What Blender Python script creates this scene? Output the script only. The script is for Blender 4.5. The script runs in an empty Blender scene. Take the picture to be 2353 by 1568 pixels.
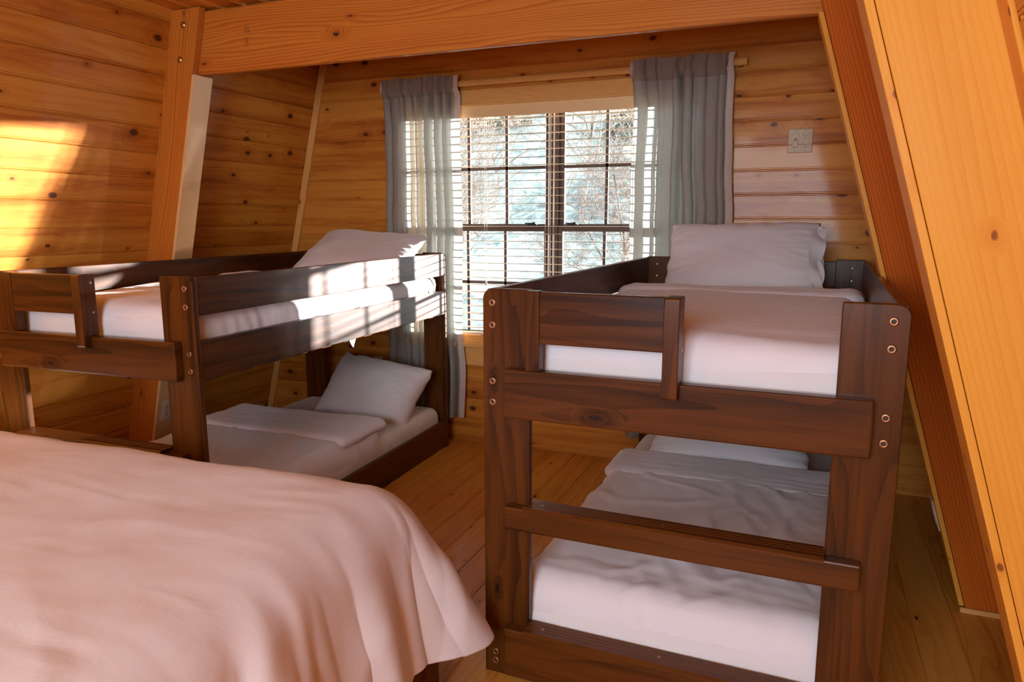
import bpy, bmesh, math, random
from mathutils import Vector, Matrix, noise
sc = bpy.context.scene
C = sc.collection
rad = math.radians

# ------------------------------------------------------------------ camera
FPX, YAW, PITCH, ROLL = 1659.94, rad(22.147), rad(9.514), rad(-0.0875)
CAM = Vector((0.8356, -1.8355, 1.357))
F_ = Vector((-math.sin(YAW)*math.cos(PITCH), math.cos(YAW)*math.cos(PITCH), -math.sin(PITCH)))
R_ = Vector((math.cos(YAW), math.sin(YAW), 0)); U_ = R_.cross(F_)
R2 = R_*math.cos(ROLL)+U_*math.sin(ROLL); U2 = -R_*math.sin(ROLL)+U_*math.cos(ROLL)
cd = bpy.data.cameras.new('camera'); cam = bpy.data.objects.new('camera', cd); C.objects.link(cam)
cam.matrix_world = Matrix(((R2.x, U2.x, -F_.x, CAM.x), (R2.y, U2.y, -F_.y, CAM.y), (R2.z, U2.z, -F_.z, CAM.z), (0, 0, 0, 1)))
cd.sensor_width = 36; cd.lens = FPX/2353*36; cd.clip_start = 0.02; cd.clip_end = 300
sc.camera = cam

# ------------------------------------------------------------------ world, sun, added fill lights, exposure
sc.view_settings.view_transform = 'Standard'; sc.view_settings.look = 'None'
sc.view_settings.gamma = 1; sc.view_settings.use_curve_mapping = False
sc.view_settings.exposure = 0.0
sc.cycles.use_denoising = True
sc.cycles.max_bounces = 6; sc.cycles.diffuse_bounces = 4; sc.cycles.glossy_bounces = 2
sc.cycles.use_adaptive_sampling = True; sc.cycles.adaptive_threshold = 0.12; sc.cycles.adaptive_min_samples = 16
sc.cycles.transmission_bounces = 6; sc.cycles.transparent_max_bounces = 10
sc.cycles.caustics_reflective = False; sc.cycles.caustics_refractive = False
sc.cycles.sample_clamp_indirect = 6
w = bpy.data.worlds.new('world'); sc.world = w; w.use_nodes = True
bg = w.node_tree.nodes['Background']; bg.inputs[0].default_value = (0.60, 0.82, 1.0, 1); bg.inputs[1].default_value = 5.2

def light(name, kind, loc, direction, energy, color, **kw):
    l = bpy.data.lights.new(name, kind); l.energy = energy; l.color = color
    for k, v in kw.items(): setattr(l, k, v)
    o = bpy.data.objects.new(name, l); C.objects.link(o); o.location = loc
    o.rotation_euler = Vector(direction).to_track_quat('-Z', 'Y').to_euler()
    return o
SUN_DIR = Vector((-1.0, -1.36, -0.146))          # low winter sun coming in through the window
light('sun', 'SUN', (4, 8, 3), SUN_DIR, 35.0, (1.0, 0.96, 0.93), angle=rad(1.3))
# added area fill standing for daylight, in the assumed window behind the camera
light('added_fill_rear_window', 'AREA', (0.35, -3.94, 1.62), (0, 1, 0), 84, (0.85, 0.92, 1.0), shape='RECTANGLE', size=1.7, size_y=1.35)
# added warm fill, as unseen ceiling lamps behind the camera (their fixtures are built further down)
FILL_LAMPS = [(-1.25, -2.6), (0.1, -2.6)]
for lx, ly in FILL_LAMPS:
    light('fill_lamp_light', 'POINT', (lx, ly, 2.20), (0, 0, -1), 6, (1.0, 0.76, 0.50), shadow_soft_size=0.09)

# ------------------------------------------------------------------ materials
def mat(name):
    m = bpy.data.materials.new(name); m.use_nodes = True
    nt = m.node_tree; b = nt.nodes['Principled BSDF']
    return m, nt, b
def N(nt, t, **kw):
    n = nt.nodes.new(t)
    for k, v in kw.items():
        if k.startswith('i_'):
            key = k[2:]; n.inputs[int(key) if key.isdigit() else key].default_value = v
        else: setattr(n, k, v)
    return n
def L(nt, a, b): nt.links.new(a, b)
def ramp(nt, fac, stops, interp='LINEAR'):
    r = N(nt, 'ShaderNodeValToRGB'); r.color_ramp.interpolation = interp
    e = r.color_ramp.elements
    while len(e) < len(stops): e.new(0.5)
    for i, (p, c) in enumerate(stops):
        e[i].position = p; e[i].color = (*c, 1) if len(c) == 3 else c
    L(nt, fac, r.inputs[0]); return r
def mth(nt, op, a, b=None, c=None, clamp=False):
    n = N(nt, 'ShaderNodeMath', operation=op, use_clamp=clamp)
    for i, v in enumerate((a, b, c)):
        if v is None: continue
        if isinstance(v, (int, float)): n.inputs[i].default_value = v
        else: L(nt, v, n.inputs[i])
    return n.outputs[0]
def mixc(nt, f, a, b, blend='MIX'):
    n = N(nt, 'ShaderNodeMix', data_type='RGBA', blend_type=blend)
    for s, v in ((0, f), (6, a), (7, b)):
        if isinstance(v, (int, float)): n.inputs[s].default_value = v
        elif isinstance(v, tuple): n.inputs[s].default_value = (*v, 1)
        else: L(nt, v, n.inputs[s])
    return n.outputs[2]

def wood(name, light_c, mid_c, dark_c, knot_c, ring=22.0, ringamt=0.5, knots=0.3, rough=0.32, coat=0.35, coatr=0.12,
         bump=0.15, kd=(3.2, 8.0), tone=0.35, streak=0.25, ustr=0.7, vk=6.0, warp=2.6, spec=0.22, ks=0.05, cior=1.5):
    """Sawn boards. UV = (metres along grain, metres across) with a random offset per board; UV2.x = random tone of the board."""
    m, nt, b = mat(name)
    uv = N(nt, 'ShaderNodeUVMap', uv_map='grain'); rn = N(nt, 'ShaderNodeUVMap', uv_map='rnd')
    sp = N(nt, 'ShaderNodeSeparateXYZ'); L(nt, uv.outputs[0], sp.inputs[0])
    rs = N(nt, 'ShaderNodeSeparateXYZ'); L(nt, rn.outputs[0], rs.inputs[0])
    u, v = sp.outputs[0], sp.outputs[1]
    # knots
    cv = N(nt, 'ShaderNodeCombineXYZ'); L(nt, mth(nt, 'MULTIPLY', u, kd[0]), cv.inputs[0]); L(nt, mth(nt, 'MULTIPLY', v, kd[1]), cv.inputs[1])
    nz = N(nt, 'ShaderNodeTexNoise', noise_dimensions='2D', i_Scale=9.0, i_Detail=2.0); L(nt, cv.outputs[0], nz.inputs['Vector'])
    wob = N(nt, 'ShaderNodeVectorMath', operation='SCALE'); L(nt, nz.outputs['Color'], wob.inputs[0]); wob.inputs['Scale'].default_value = 0.05
    cv2 = N(nt, 'ShaderNodeVectorMath', operation='ADD'); L(nt, cv.outputs[0], cv2.inputs[0]); L(nt, wob.outputs[0], cv2.inputs[1])
    vo = N(nt, 'ShaderNodeTexVoronoi', voronoi_dimensions='2D', feature='F1', i_Scale=1.0, i_Randomness=0.9); L(nt, cv2.outputs[0], vo.inputs['Vector'])
    vc = N(nt, 'ShaderNodeSeparateXYZ'); L(nt, vo.outputs['Color'], vc.inputs[0])
    has = mth(nt, 'LESS_THAN', vc.outputs[0], knots)
    size = mth(nt, 'MULTIPLY_ADD', vc.outputs[1], ks, 0.018)
    dist = vo.outputs['Distance']
    q = mth(nt, 'DIVIDE', dist, size)
    core = mth(nt, 'MULTIPLY', has, mth(nt, 'SUBTRACT', 1.0, mth(nt, 'SMOOTH_MIN', q, 1.0, 0.25), clamp=True), clamp=True)
    core = mth(nt, 'MULTIPLY', core, 2.6, clamp=True)
    halo = mth(nt, 'MULTIPLY', has, mth(nt, 'SUBTRACT', 1.0, mth(nt, 'DIVIDE', q, 4.0), clamp=True))
    # rings
    st = N(nt, 'ShaderNodeCombineXYZ'); L(nt, mth(nt, 'MULTIPLY', u, ustr), st.inputs[0]); L(nt, mth(nt, 'MULTIPLY', v, 5.0), st.inputs[1])
    n1 = N(nt, 'ShaderNodeTexNoise', noise_dimensions='2D', i_Scale=1.3, i_Detail=2.0, i_Roughness=0.45); L(nt, st.outputs[0], n1.inputs['Vector'])
    ph = mth(nt, 'ADD', mth(nt, 'MULTIPLY', n1.outputs[0], warp), mth(nt, 'MULTIPLY', halo, 0.9))
    ph = mth(nt, 'ADD', ph, mth(nt, 'MULTIPLY', v, vk))
    saw = mth(nt, 'FRACT', mth(nt, 'MULTIPLY', ph, ring/5.0))
    rg = mth(nt, 'POWER', saw, 2.2)
    # fibres
    fb = N(nt, 'ShaderNodeCombineXYZ'); L(nt, mth(nt, 'MULTIPLY', u, 5.0), fb.inputs[0]); L(nt, mth(nt, 'MULTIPLY', v, 260.0), fb.inputs[1])
    n2 = N(nt, 'ShaderNodeTexNoise', noise_dimensions='2D', i_Scale=1.0, i_Detail=3.0); L(nt, fb.outputs[0], n2.inputs['Vector'])
    # broad streaks
    bs = N(nt, 'ShaderNodeCombineXYZ'); L(nt, mth(nt, 'MULTIPLY', u, 0.8), bs.inputs[0]); L(nt, mth(nt, 'MULTIPLY', v, 14.0), bs.inputs[1])
    n3 = N(nt, 'ShaderNodeTexNoise', noise_dimensions='2D', i_Scale=1.0, i_Detail=3.0, i_Roughness=0.6); L(nt, bs.outputs[0], n3.inputs['Vector'])
    f = mth(nt, 'ADD', mth(nt, 'MULTIPLY', rg, ringamt), mth(nt, 'MULTIPLY', mth(nt, 'SUBTRACT', n2.outputs[0], 0.5), 0.22))
    f = mth(nt, 'ADD', f, mth(nt, 'MULTIPLY', mth(nt, 'SUBTRACT', n3.outputs[0], 0.45), streak*4))
    f = mth(nt, 'ADD', f, mth(nt, 'MULTIPLY', mth(nt, 'SUBTRACT', rs.outputs[0], 0.5), tone))
    f = mth(nt, 'ADD', f, mth(nt, 'MULTIPLY', halo, 0.40), clamp=True)
    col = ramp(nt, f, [(0.0, light_c), (0.45, mid_c), (1.0, dark_c)]).outputs[0]
    col = mixc(nt, core, col, knot_c)
    L(nt, col, b.inputs['Base Color'])
    b.inputs['Roughness'].default_value = rough+0.2; b.inputs['Specular IOR Level'].default_value = spec
    b.inputs['Coat Weight'].default_value = coat; b.inputs['Coat Roughness'].default_value = coatr; b.inputs['Coat IOR'].default_value = cior
    bp = N(nt, 'ShaderNodeBump', i_Strength=bump, i_Distance=0.002)
    L(nt, mth(nt, 'SUBTRACT', mth(nt, 'MULTIPLY', n2.outputs[0], 0.5), mth(nt, 'MULTIPLY', rg, 0.5)), bp.inputs['Height'])
    L(nt, bp.outputs[0], b.inputs['Normal'])
    return m
PINE_WALL = wood('pine_panelling', (0.66, 0.27, 0.040), (0.52, 0.165, 0.018), (0.28, 0.062, 0.007), (0.105, 0.026, 0.006), ring=18, ringamt=0.22, knots=0.34, kd=(5.2, 8.0), coat=0.22, coatr=0.08, streak=0.44, tone=0.5, ks=0.15, vk=5, warp=2.2, bump=0.1)
PINE_BEAM = wood('pine_beam', (0.60, 0.21, 0.026), (0.47, 0.13, 0.013), (0.25, 0.048, 0.005), (0.07, 0.02, 0.006), ring=34, ringamt=0.6, ustr=0.5, vk=10, warp=1.3, knots=0.30, kd=(2.6, 6.0), rough=0.42, coat=0.2, coatr=0.15, tone=0.25, streak=0.12)
PINE_RED = wood('fir_rafter', (0.58, 0.145, 0.014), (0.46, 0.085, 0.007), (0.28, 0.038, 0.004), (0.05, 0.012, 0.005), ring=48, ringamt=0.5, ustr=0.3, vk=10, warp=0.9, knots=0.10, kd=(2.2, 5.0), rough=0.42, coat=0.06, spec=0.08, coatr=0.12, tone=0.1, streak=0.12)
PINE_PALE = wood('pine_pale_rafter', (0.80, 0.36, 0.050), (0.72, 0.27, 0.030), (0.56, 0.16, 0.015), (0.28, 0.08, 0.015), ring=34, ringamt=0.24, ustr=0.25, vk=9, warp=0.9, knots=0.30, kd=(5.5, 8.5), rough=0.4, coat=0.22, coatr=0.2, spec=0.12, tone=0.2, streak=0.12, bump=0.3)
PINE_TRIM = wood('pine_trim', (0.80, 0.44, 0.14), (0.72, 0.33, 0.08), (0.50, 0.18, 0.03), (0.2, 0.06, 0.02), ring=20, ringamt=0.25, knots=0.05, rough=0.35, coat=0.3, streak=0.1)
COVER = wood('cover_board_sheen', (0.80, 0.50, 0.22), (0.74, 0.42, 0.15), (0.62, 0.30, 0.09), (0.3, 0.12, 0.04), ring=16, ringamt=0.12, knots=0.03, rough=0.2, coat=0.9, coatr=0.22, streak=0.08, spec=0.5)  # window sheen on the board partly put into the paler base colour
PINE_FLOOR = wood('pine_floor', (0.72, 0.33, 0.058), (0.62, 0.24, 0.030), (0.36, 0.10, 0.012), (0.07, 0.02, 0.008), ring=26, ringamt=0.4, knots=0.22, rough=0.4, coat=0.2, coatr=0.14, bump=0.2, vk=6, warp=1.2)
DARK = wood('dark_stained_wood', (0.115, 0.034, 0.0045), (0.034, 0.0092, 0.0015), (0.010, 0.003, 0.001), (0.02, 0.008, 0.005), ring=12, ringamt=0.22, ustr=0.6, knots=0.06, rough=0.2, coat=0.4, coatr=0.22, cior=1.4, tone=0.2, streak=0.3, spec=0.12)
BEDWOOD = wood('bed_frame_wood', (0.13, 0.035, 0.012), (0.085, 0.022, 0.008), (0.04, 0.011, 0.005), (0.03, 0.01, 0.005), ring=20, ringamt=0.4, knots=0.0, rough=0.4, coat=0.3, streak=0.2)

def plain(name, col, rough=0.5, metal=0.0, **kw):
    m, nt, b = mat(name)
    nz = N(nt, 'ShaderNodeTexNoise', i_Scale=30.0, i_Detail=3.0)
    c = mixc(nt, nz.outputs[0], tuple(x*0.9 for x in col), tuple(min(1, x*1.08) for x in col))
    L(nt, c, b.inputs['Base Color']); b.inputs['Roughness'].default_value = rough; b.inputs['Metallic'].default_value = metal
    for k, v in kw.items(): b.inputs[k.replace('_', ' ')].default_value = v
    return m
FRAME_BROWN = plain('window_frame_brown', (0.055, 0.028, 0.02), 0.45)
BLACK = plain('black_latch', (0.01, 0.01, 0.012), 0.3)
BRASS = plain('brass', (0.62, 0.38, 0.15), 0.3, 1.0)
COPPER = plain('bronze_bolt', (0.42, 0.20, 0.10), 0.38, 0.85)
BEIGE = plain('beige_plastic', (0.52, 0.36, 0.19), 0.4)
WHITEP = plain('white_plastic', (0.72, 0.62, 0.48), 0.3)
SLOT = plain('slot_dark', (0.03, 0.02, 0.015), 0.6)
SLAT = plain('blind_slat_vinyl', (0.80, 0.66, 0.48), 0.4)
VALANCE = plain('blind_valance', (0.86, 0.60, 0.30), 0.35)
CORD = plain('blind_cord', (0.85, 0.80, 0.72), 0.7)
INK = plain('timber_stamp_ink', (0.05, 0.018, 0.01), 0.8)
STEEL = plain('zinc_screw', (0.5, 0.47, 0.42), 0.35, 1.0)

def fabric(name, col, fine=1.0, bump=0.35, sheen=0.25):
    m, nt, b = mat(name)
    tc = N(nt, 'ShaderNodeTexCoord')
    mp = N(nt, 'ShaderNodeMapping'); mp.inputs['Scale'].default_value = (7, 34, 20); L(nt, tc.outputs['Object'], mp.inputs[0])
    n1 = N(nt, 'ShaderNodeTexNoise', i_Scale=1.0*fine, i_Detail=4.0, i_Roughness=0.6, i_Distortion=0.6); L(nt, mp.outputs[0], n1.inputs['Vector'])
    n2 = N(nt, 'ShaderNodeTexNoise', i_Scale=7.0, i_Detail=4.0, i_Distortion=0.8); L(nt, tc.outputs['Object'], n2.inputs['Vector'])
    n3 = N(nt, 'ShaderNodeTexNoise', i_Scale=900.0, i_Detail=1.0); L(nt, tc.outputs['Object'], n3.inputs['Vector'])
    h = mth(nt, 'ADD', mth(nt, 'MULTIPLY', n1.outputs[0], 0.07), mth(nt, 'ADD', mth(nt, 'MULTIPLY', n2.outputs[0], 0.5), mth(nt, 'MULTIPLY', n3.outputs[0], 0.03)))
    bp = N(nt, 'ShaderNodeBump', i_Strength=bump, i_Distance=0.012); L(nt, h, bp.inputs['Height']); L(nt, bp.outputs[0], b.inputs['Normal'])
    c = mixc(nt, n2.outputs[0], tuple(x*0.96 for x in col), col); L(nt, c, b.inputs['Base Color'])
    b.inputs['Roughness'].default_value = 0.85; b.inputs['Sheen Weight'].default_value = sheen; b.inputs['Sheen Roughness'].default_value = 0.4
    b.inputs['Specular IOR Level'].default_value = 0.25
    return m
WHITE_COTTON = fabric('white_cotton', (0.88, 0.86, 0.92), bump=0.45)
PILLOW_COTTON = fabric('pillow_cotton', (0.78, 0.76, 0.79), bump=0.2)
SHEET_COTTON = fabric('sheet_cotton', (0.85, 0.84, 0.87), bump=0.5)
QUILT_LINING = fabric('quilted_lining', (0.66, 0.55, 0.5), bump=0.6)

def linen(name, col, trans, alpha, rib=False):
    m, nt, b = mat(name)
    out = nt.nodes['Material Output']
    uv = N(nt, 'ShaderNodeUVMap', uv_map='grain')
    sp = N(nt, 'ShaderNodeSeparateXYZ'); L(nt, uv.outputs[0], sp.inputs[0])
    def thread(su, sv):
        c = N(nt, 'ShaderNodeCombineXYZ'); L(nt, mth(nt, 'MULTIPLY', sp.outputs[0], su), c.inputs[0]); L(nt, mth(nt, 'MULTIPLY', sp.outputs[1], sv), c.inputs[1])
        n = N(nt, 'ShaderNodeTexNoise', noise_dimensions='2D', i_Scale=1.0, i_Detail=2.0); L(nt, c.outputs[0], n.inputs['Vector']); return n.outputs[0]
    a1, a2 = thread(500, 14), thread(14, 500)
    t = mth(nt, 'ADD', mth(nt, 'MULTIPLY', a1, 0.5), mth(nt, 'MULTIPLY', a2, 0.5))
    c = mixc(nt, t, tuple(x*0.72 for x in col), tuple(min(1, x*1.25) for x in col))
    if rib:
        wv = mth(nt, 'SINE', mth(nt, 'MULTIPLY', sp.outputs[1], 1100.0))
        c = mixc(nt, mth(nt, 'MULTIPLY_ADD', wv, 0.2, 0.25), c, tuple(x*0.6 for x in col))
    L(nt, c, b.inputs['Base Color']); b.inputs['Roughness'].default_value = 0.9; b.inputs['Specular IOR Level'].default_value = 0.1
    tr = N(nt, 'ShaderNodeBsdfTranslucent'); L(nt, mixc(nt, 1.0, c, (0.74, 1.0, 1.12), 'MULTIPLY'), tr.inputs[0])
    tp = N(nt, 'ShaderNodeBsdfTransparent')
    m1 = N(nt, 'ShaderNodeMixShader', i_0=trans); L(nt, b.outputs[0], m1.inputs[1]); L(nt, tr.outputs[0], m1.inputs[2])
    m2 = N(nt, 'ShaderNodeMixShader'); L(nt, m1.outputs[0], m2.inputs[1]); L(nt, tp.outputs[0], m2.inputs[2])
    L(nt, mth(nt, 'MULTIPLY', mth(nt, 'SUBTRACT', 1.1, t), alpha*1.65, clamp=True), m2.inputs[0])
    L(nt, m2.outputs[0], out.inputs[0])
    return m
LINEN = linen('grey_blue_linen', (0.50, 0.45, 0.40), 0.40, 0.03)
LINEN_BAND = linen('linen_double_band', (0.36, 0.29, 0.25), 0.25, 0.0)
LINEN_HEM = linen('linen_hem', (0.86, 0.68, 0.60), 0.25, 0.0, rib=True)

def glass():
    m, nt, b = mat('window_glass'); out = nt.nodes['Material Output']
    tp = N(nt, 'ShaderNodeBsdfTransparent'); gl = N(nt, 'ShaderNodeBsdfGlossy', i_Roughness=0.02)
    fr = N(nt, 'ShaderNodeFresnel', i_IOR=1.45); mx = N(nt, 'ShaderNodeMixShader')
    L(nt, fr.outputs[0], mx.inputs[0]); L(nt, tp.outputs[0], mx.inputs[1]); L(nt, gl.outputs[0], mx.inputs[2]); L(nt, mx.outputs[0], out.inputs[0])
    return m
GLASS = glass()

# ------------------------------------------------------------------ helpers
def tag(o, label=None, cat=None, group=None, kind=None):
    for k, v in (('label', label), ('category', cat), ('group', group), ('kind', kind)):
        if v: o[k] = v
    return o
def empty(name, loc=(0, 0, 0), rz=0.0):
    o = bpy.data.objects.new(name, None); C.objects.link(o); o.location = loc; o.rotation_euler = (0, 0, rz); o.empty_display_size = 0.1
    return o
def frame(o, a, b):
    """matrix: local x along a, y along b, z = a x b, origin o"""
    a = Vector(a).normalized(); b = Vector(b); b = (b-a*b.dot(a)).normalized(); c = a.cross(b); o = Vector(o)
    return Matrix(((a.x, b.x, c.x, o.x), (a.y, b.y, c.y, o.y), (a.z, b.z, c.z, o.z), (0, 0, 0, 1)))
class Geo:
    def __init__(s, seed=0):
        s.bm = bmesh.new(); s.uv = s.bm.loops.layers.uv.new('grain'); s.rn = s.bm.loops.layers.uv.new('rnd'); s.R = random.Random(seed)
    def _absorb(s, t, M, ou=None, ov=None, r=None):
        uv = t.loops.layers.uv.get('grain') or t.loops.layers.uv.new('grain'); rn = t.loops.layers.uv.get('rnd') or t.loops.layers.uv.new('rnd')
        ou = s.R.uniform(0, 60) if ou is None else ou; ov = s.R.uniform(0, 60) if ov is None else ov; r = s.R.random() if r is None else r
        for f in t.faces:
            n = f.normal; ax = max(range(3), key=lambda i: abs(n[i]))
            for l in f.loops:
                c = l.vert.co
                q = (c.x, c.y) if ax == 2 else ((c.x, c.z+0.4) if ax == 1 else (c.z*0.3+3, c.y))
                l[uv].uv = (q[0]+ou, q[1]+ov); l[rn].uv = (r, 0)
        t.transform(M)
        me = bpy.data.meshes.new('t'); t.to_mesh(me); t.free(); s.bm.from_mesh(me); bpy.data.meshes.remove(me)
    def prism(s, pts, th, M=Matrix.Identity(4), bevel=0.003, seg=2, r=None):
        """polygon pts in local x,y extruded th along +z; grain along local x"""
        t = bmesh.new()
        vs = [t.verts.new((p[0], p[1], 0)) for p in pts]; f = t.faces.new(vs)
        e = bmesh.ops.extrude_face_region(t, geom=[f])
        bmesh.ops.translate(t, verts=[v for v in e['geom'] if isinstance(v, bmesh.types.BMVert)], vec=(0, 0, th))
        bmesh.ops.recalc_face_normals(t, faces=t.faces)
        if bevel: 
            ed = [x for x in t.edges if len(x.link_faces) == 2 and x.calc_face_angle(0) > rad(30)]
            bmesh.ops.bevel(t, geom=ed, offset=bevel, segments=seg, affect='EDGES', profile=0.5, clamp_overlap=True)
        t.normal_update(); s._absorb(t, M, r=r); return s
    def board(s, o, a, b, la, lb, th, bevel=0.003, r=None):
        """box from corner o: la along a, lb along b, th along a x b"""
        return s.prism([(0, 0), (la, 0), (la, lb), (0, lb)], th, frame(o, a, b), bevel, r=r)
    def box(s, x0, x1, y0, y1, z0, z1, bevel=0.002, grain='x'):
        if grain == 'x': return s.board((x0, y0, z0), (1, 0, 0), (0, 1, 0), x1-x0, y1-y0, z1-z0, bevel)
        if grain == 'y': return s.board((x1, y0, z0), (0, 1, 0), (-1, 0, 0), y1-y0, x1-x0, z1-z0, bevel)
        return s.board((x0, y0, z0), (0, 0, 1), (1, 0, 0), z1-z0, x1-x0, y1-y0, bevel)
    def lathe(s, prof, M=Matrix.Identity(4), n=20):
        t = bmesh.new(); rings = []
        for (r, z) in prof:
            rings.append([t.verts.new((r*math.cos(2*math.pi*k/n), r*math.sin(2*math.pi*k/n), z)) for k in range(n)] if r > 1e-6 else [t.verts.new((0, 0, z))])
        for A, B in zip(rings, rings[1:]):
            for k in range(n):
                k2 = (k+1) % n
                if len(A) == 1 and len(B) == 1: continue
                if len(A) == 1: t.faces.new((A[0], B[k], B[k2]))
                elif len(B) == 1: t.faces.new((A[k], B[0], A[k2]))
                else: t.faces.new((A[k], B[k], B[k2], A[k2]))
        bmesh.ops.recalc_face_normals(t, faces=t.faces)
        for f in t.faces: f.smooth = True
        s._absorb(t, M); return s
    def tube(s, pts, r, n=8, cap=True):
        t = bmesh.new(); rings = []
        P = [Vector(p) for p in pts]
        for i, p in enumerate(P):
            d = (P[min(i+1, len(P)-1)]-P[max(i-1, 0)]).normalized()
            x = d.orthogonal().normalized(); y = d.cross(x)
            rr = r[i] if isinstance(r, (list, tuple)) else r
            rings.append([t.verts.new(p+(x*math.cos(2*math.pi*k/n)+y*math.sin(2*math.pi*k/n))*rr) for k in range(n)])
        for A, B in zip(rings, rings[1:]):
            off = min(range(n), key=lambda q: (A[0].co-B[q].co).length)
            for k in range(n): t.faces.new((A[k], A[(k+1) % n], B[(k+1+off) % n], B[(k+off) % n]))
        if cap: t.faces.new(rings[0][::-1]); t.faces.new(rings[-1])
        bmesh.ops.recalc_face_normals(t, faces=t.faces)
        for f in t.faces: f.smooth = True
        s._absorb(t, Matrix.Identity(4)); return s
    def grid(s, pts, smooth=True, uvs=None):
        """rows of points -> quads"""
        V = [[s.bm.verts.new(p) for p in row] for row in pts]
        for i in range(len(V)-1):
            for j in range(len(V[0])-1):
                f = s.bm.faces.new((V[i][j], V[i][j+1], V[i+1][j+1], V[i+1][j])); f.smooth = smooth
                idx = ((i, j), (i, j+1), (i+1, j+1), (i+1, j))
                for l, (a, b) in zip(f.loops, idx):
                    l[s.uv].uv = uvs[a][b] if uvs else (pts[a][b][0], pts[a][b][2])
        return s
    def build(s, name, m, parent=None, smooth=False):
        me = bpy.data.meshes.new(name); s.bm.to_mesh(me); s.bm.free(); me.materials.append(m)
        if smooth: me.polygons.foreach_set('use_smooth', [True]*len(me.polygons))
        o = bpy.data.objects.new(name, me); C.objects.link(o); o.parent = parent
        return o

def planking(name, origin, A, B, rows, pitch, m, seed, groove=0.007, gd=0.008, bead=True, parent=None):
    """tongue and groove boarding as one surface. rows: list of (row index, [(l0, l1), ...]); normal = A x B towards the room"""
    g = Geo(seed); A = Vector(A).normalized(); B = Vector(B).normalized(); Nn = A.cross(B); O = Vector(origin)
    RR = random.Random(seed)
    prof = [(0.0, -gd), (groove*0.45, -gd), (groove, -0.0006), (groove+0.002, 0.0)]
    if bead: prof += [(groove+0.006, 0.0), (groove+0.0072, -0.0022), (groove+0.0084, 0.0)]
    prof += [(pitch-0.0035, 0.0), (pitch-0.001, -0.0012), (pitch, -gd)]
    for (k, spans) in rows:
        cuts = []
        for (l0, l1) in spans:
            # butt joints now and then
            cuts.append((l0, l1))
        for (l0, l1) in cuts:
            ou, ov, r = RR.uniform(0, 80), RR.uniform(0, 80), RR.random()
            vv = [[g.bm.verts.new(O+A*l+B*(k*pitch+p)+Nn*n) for (p, n) in prof] for l in (l0, l1)]
            for j in range(len(prof)-1):
                f = g.bm.faces.new((vv[0][j], vv[1][j], vv[1][j+1], vv[0][j+1]))
                for l, (a, b) in zip(f.loops, ((l0, j), (l1, j), (l1, j+1), (l0, j+1))):
                    l[g.uv].uv = (a+ou, prof[b][0]+ov); l[g.rn].uv = (r, 0)
    return g.build(name, m, parent)

# ------------------------------------------------------------------ room shell
YW = 2.083; YB = -4.0; ZC = 2.345
XL = lambda z: -2.620+0.2525*z          # left slope
XR = lambda z: 1.622-0.288*z            # right slope
WX0, WX1, WZ0, WZ1 = -1.43, 0.33, 0.595, 2.055     # window opening
P = 0.1205
z0 = 1.3568 - 12*P
rows = []
for k in range(-1, 20):
    a, b = z0+k*P, z0+(k+1)*P
    if b <= WZ0+0.02 or a >= WZ1-0.02: rows.append((k, [(-1.75, 2.75)]))
    else: rows.append((k, [(-1.75, -WX1), (-WX0, 2.75)]))
tag(planking('wall_back', (0, YW, z0), (-1, 0, 0), (0, 0, 1), rows, P, PINE_WALL, 11), kind='structure')
bl = P*math.hypot(1, 0.2525)
zl = 1.562-13*P
tag(planking('wall_left', (XL(zl), 0, zl), (0, 1, 0), (0.2525, 0, 1), [(k, [(YB-0.05, YW+0.05)]) for k in range(-1, 20)], bl, PINE_WALL, 22), kind='structure')
br = P*math.hypot(1, 0.288)
tag(planking('wall_right', (XR(zl), 0, zl), (0, -1, 0), (-0.288, 0, 1), [(k, [(-YW-0.05, -YB+0.05)]) for k in range(-1, 20)], br, PINE_WALL, 33), kind='structure')
# front wall (behind the camera) with its assumed window opening
FX0, FX1, FZ0, FZ1 = -0.5, 1.2, 0.93, 2.30
rows = []
for k in range(-1, 20):
    a, b = z0+k*P, z0+(k+1)*P
    if b <= FZ0+0.02 or a >= FZ1-0.02: rows.append((k, [(-2.75, 1.75)]))
    else: rows.append((k, [(-2.75, FX0), (FX1, 1.75)]))
tag(planking('wall_front', (0, YB, z0), (1, 0, 0), (0, 0, 1), rows, P, PINE_WALL, 44), kind='structure')
tag(planking('ceiling', (-2.3, 0, ZC), (0, -1, 0), (1, 0, 0), [(k, [(-YW-0.05, -YB+0.05)]) for k in range(0, 30)], 0.128, PINE_WALL, 55), kind='structure')
fl = planking('floor', (-2.75, 0, 0), (0, -1, 0), (-1, 0, 0), [(k, [(-YW-0.05, -YB+0.05)]) for k in range(-34, 0)], 0.133, PINE_FLOOR, 66, groove=0.0018, gd=0.004, bead=False)
tag(fl, kind='structure')
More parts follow.
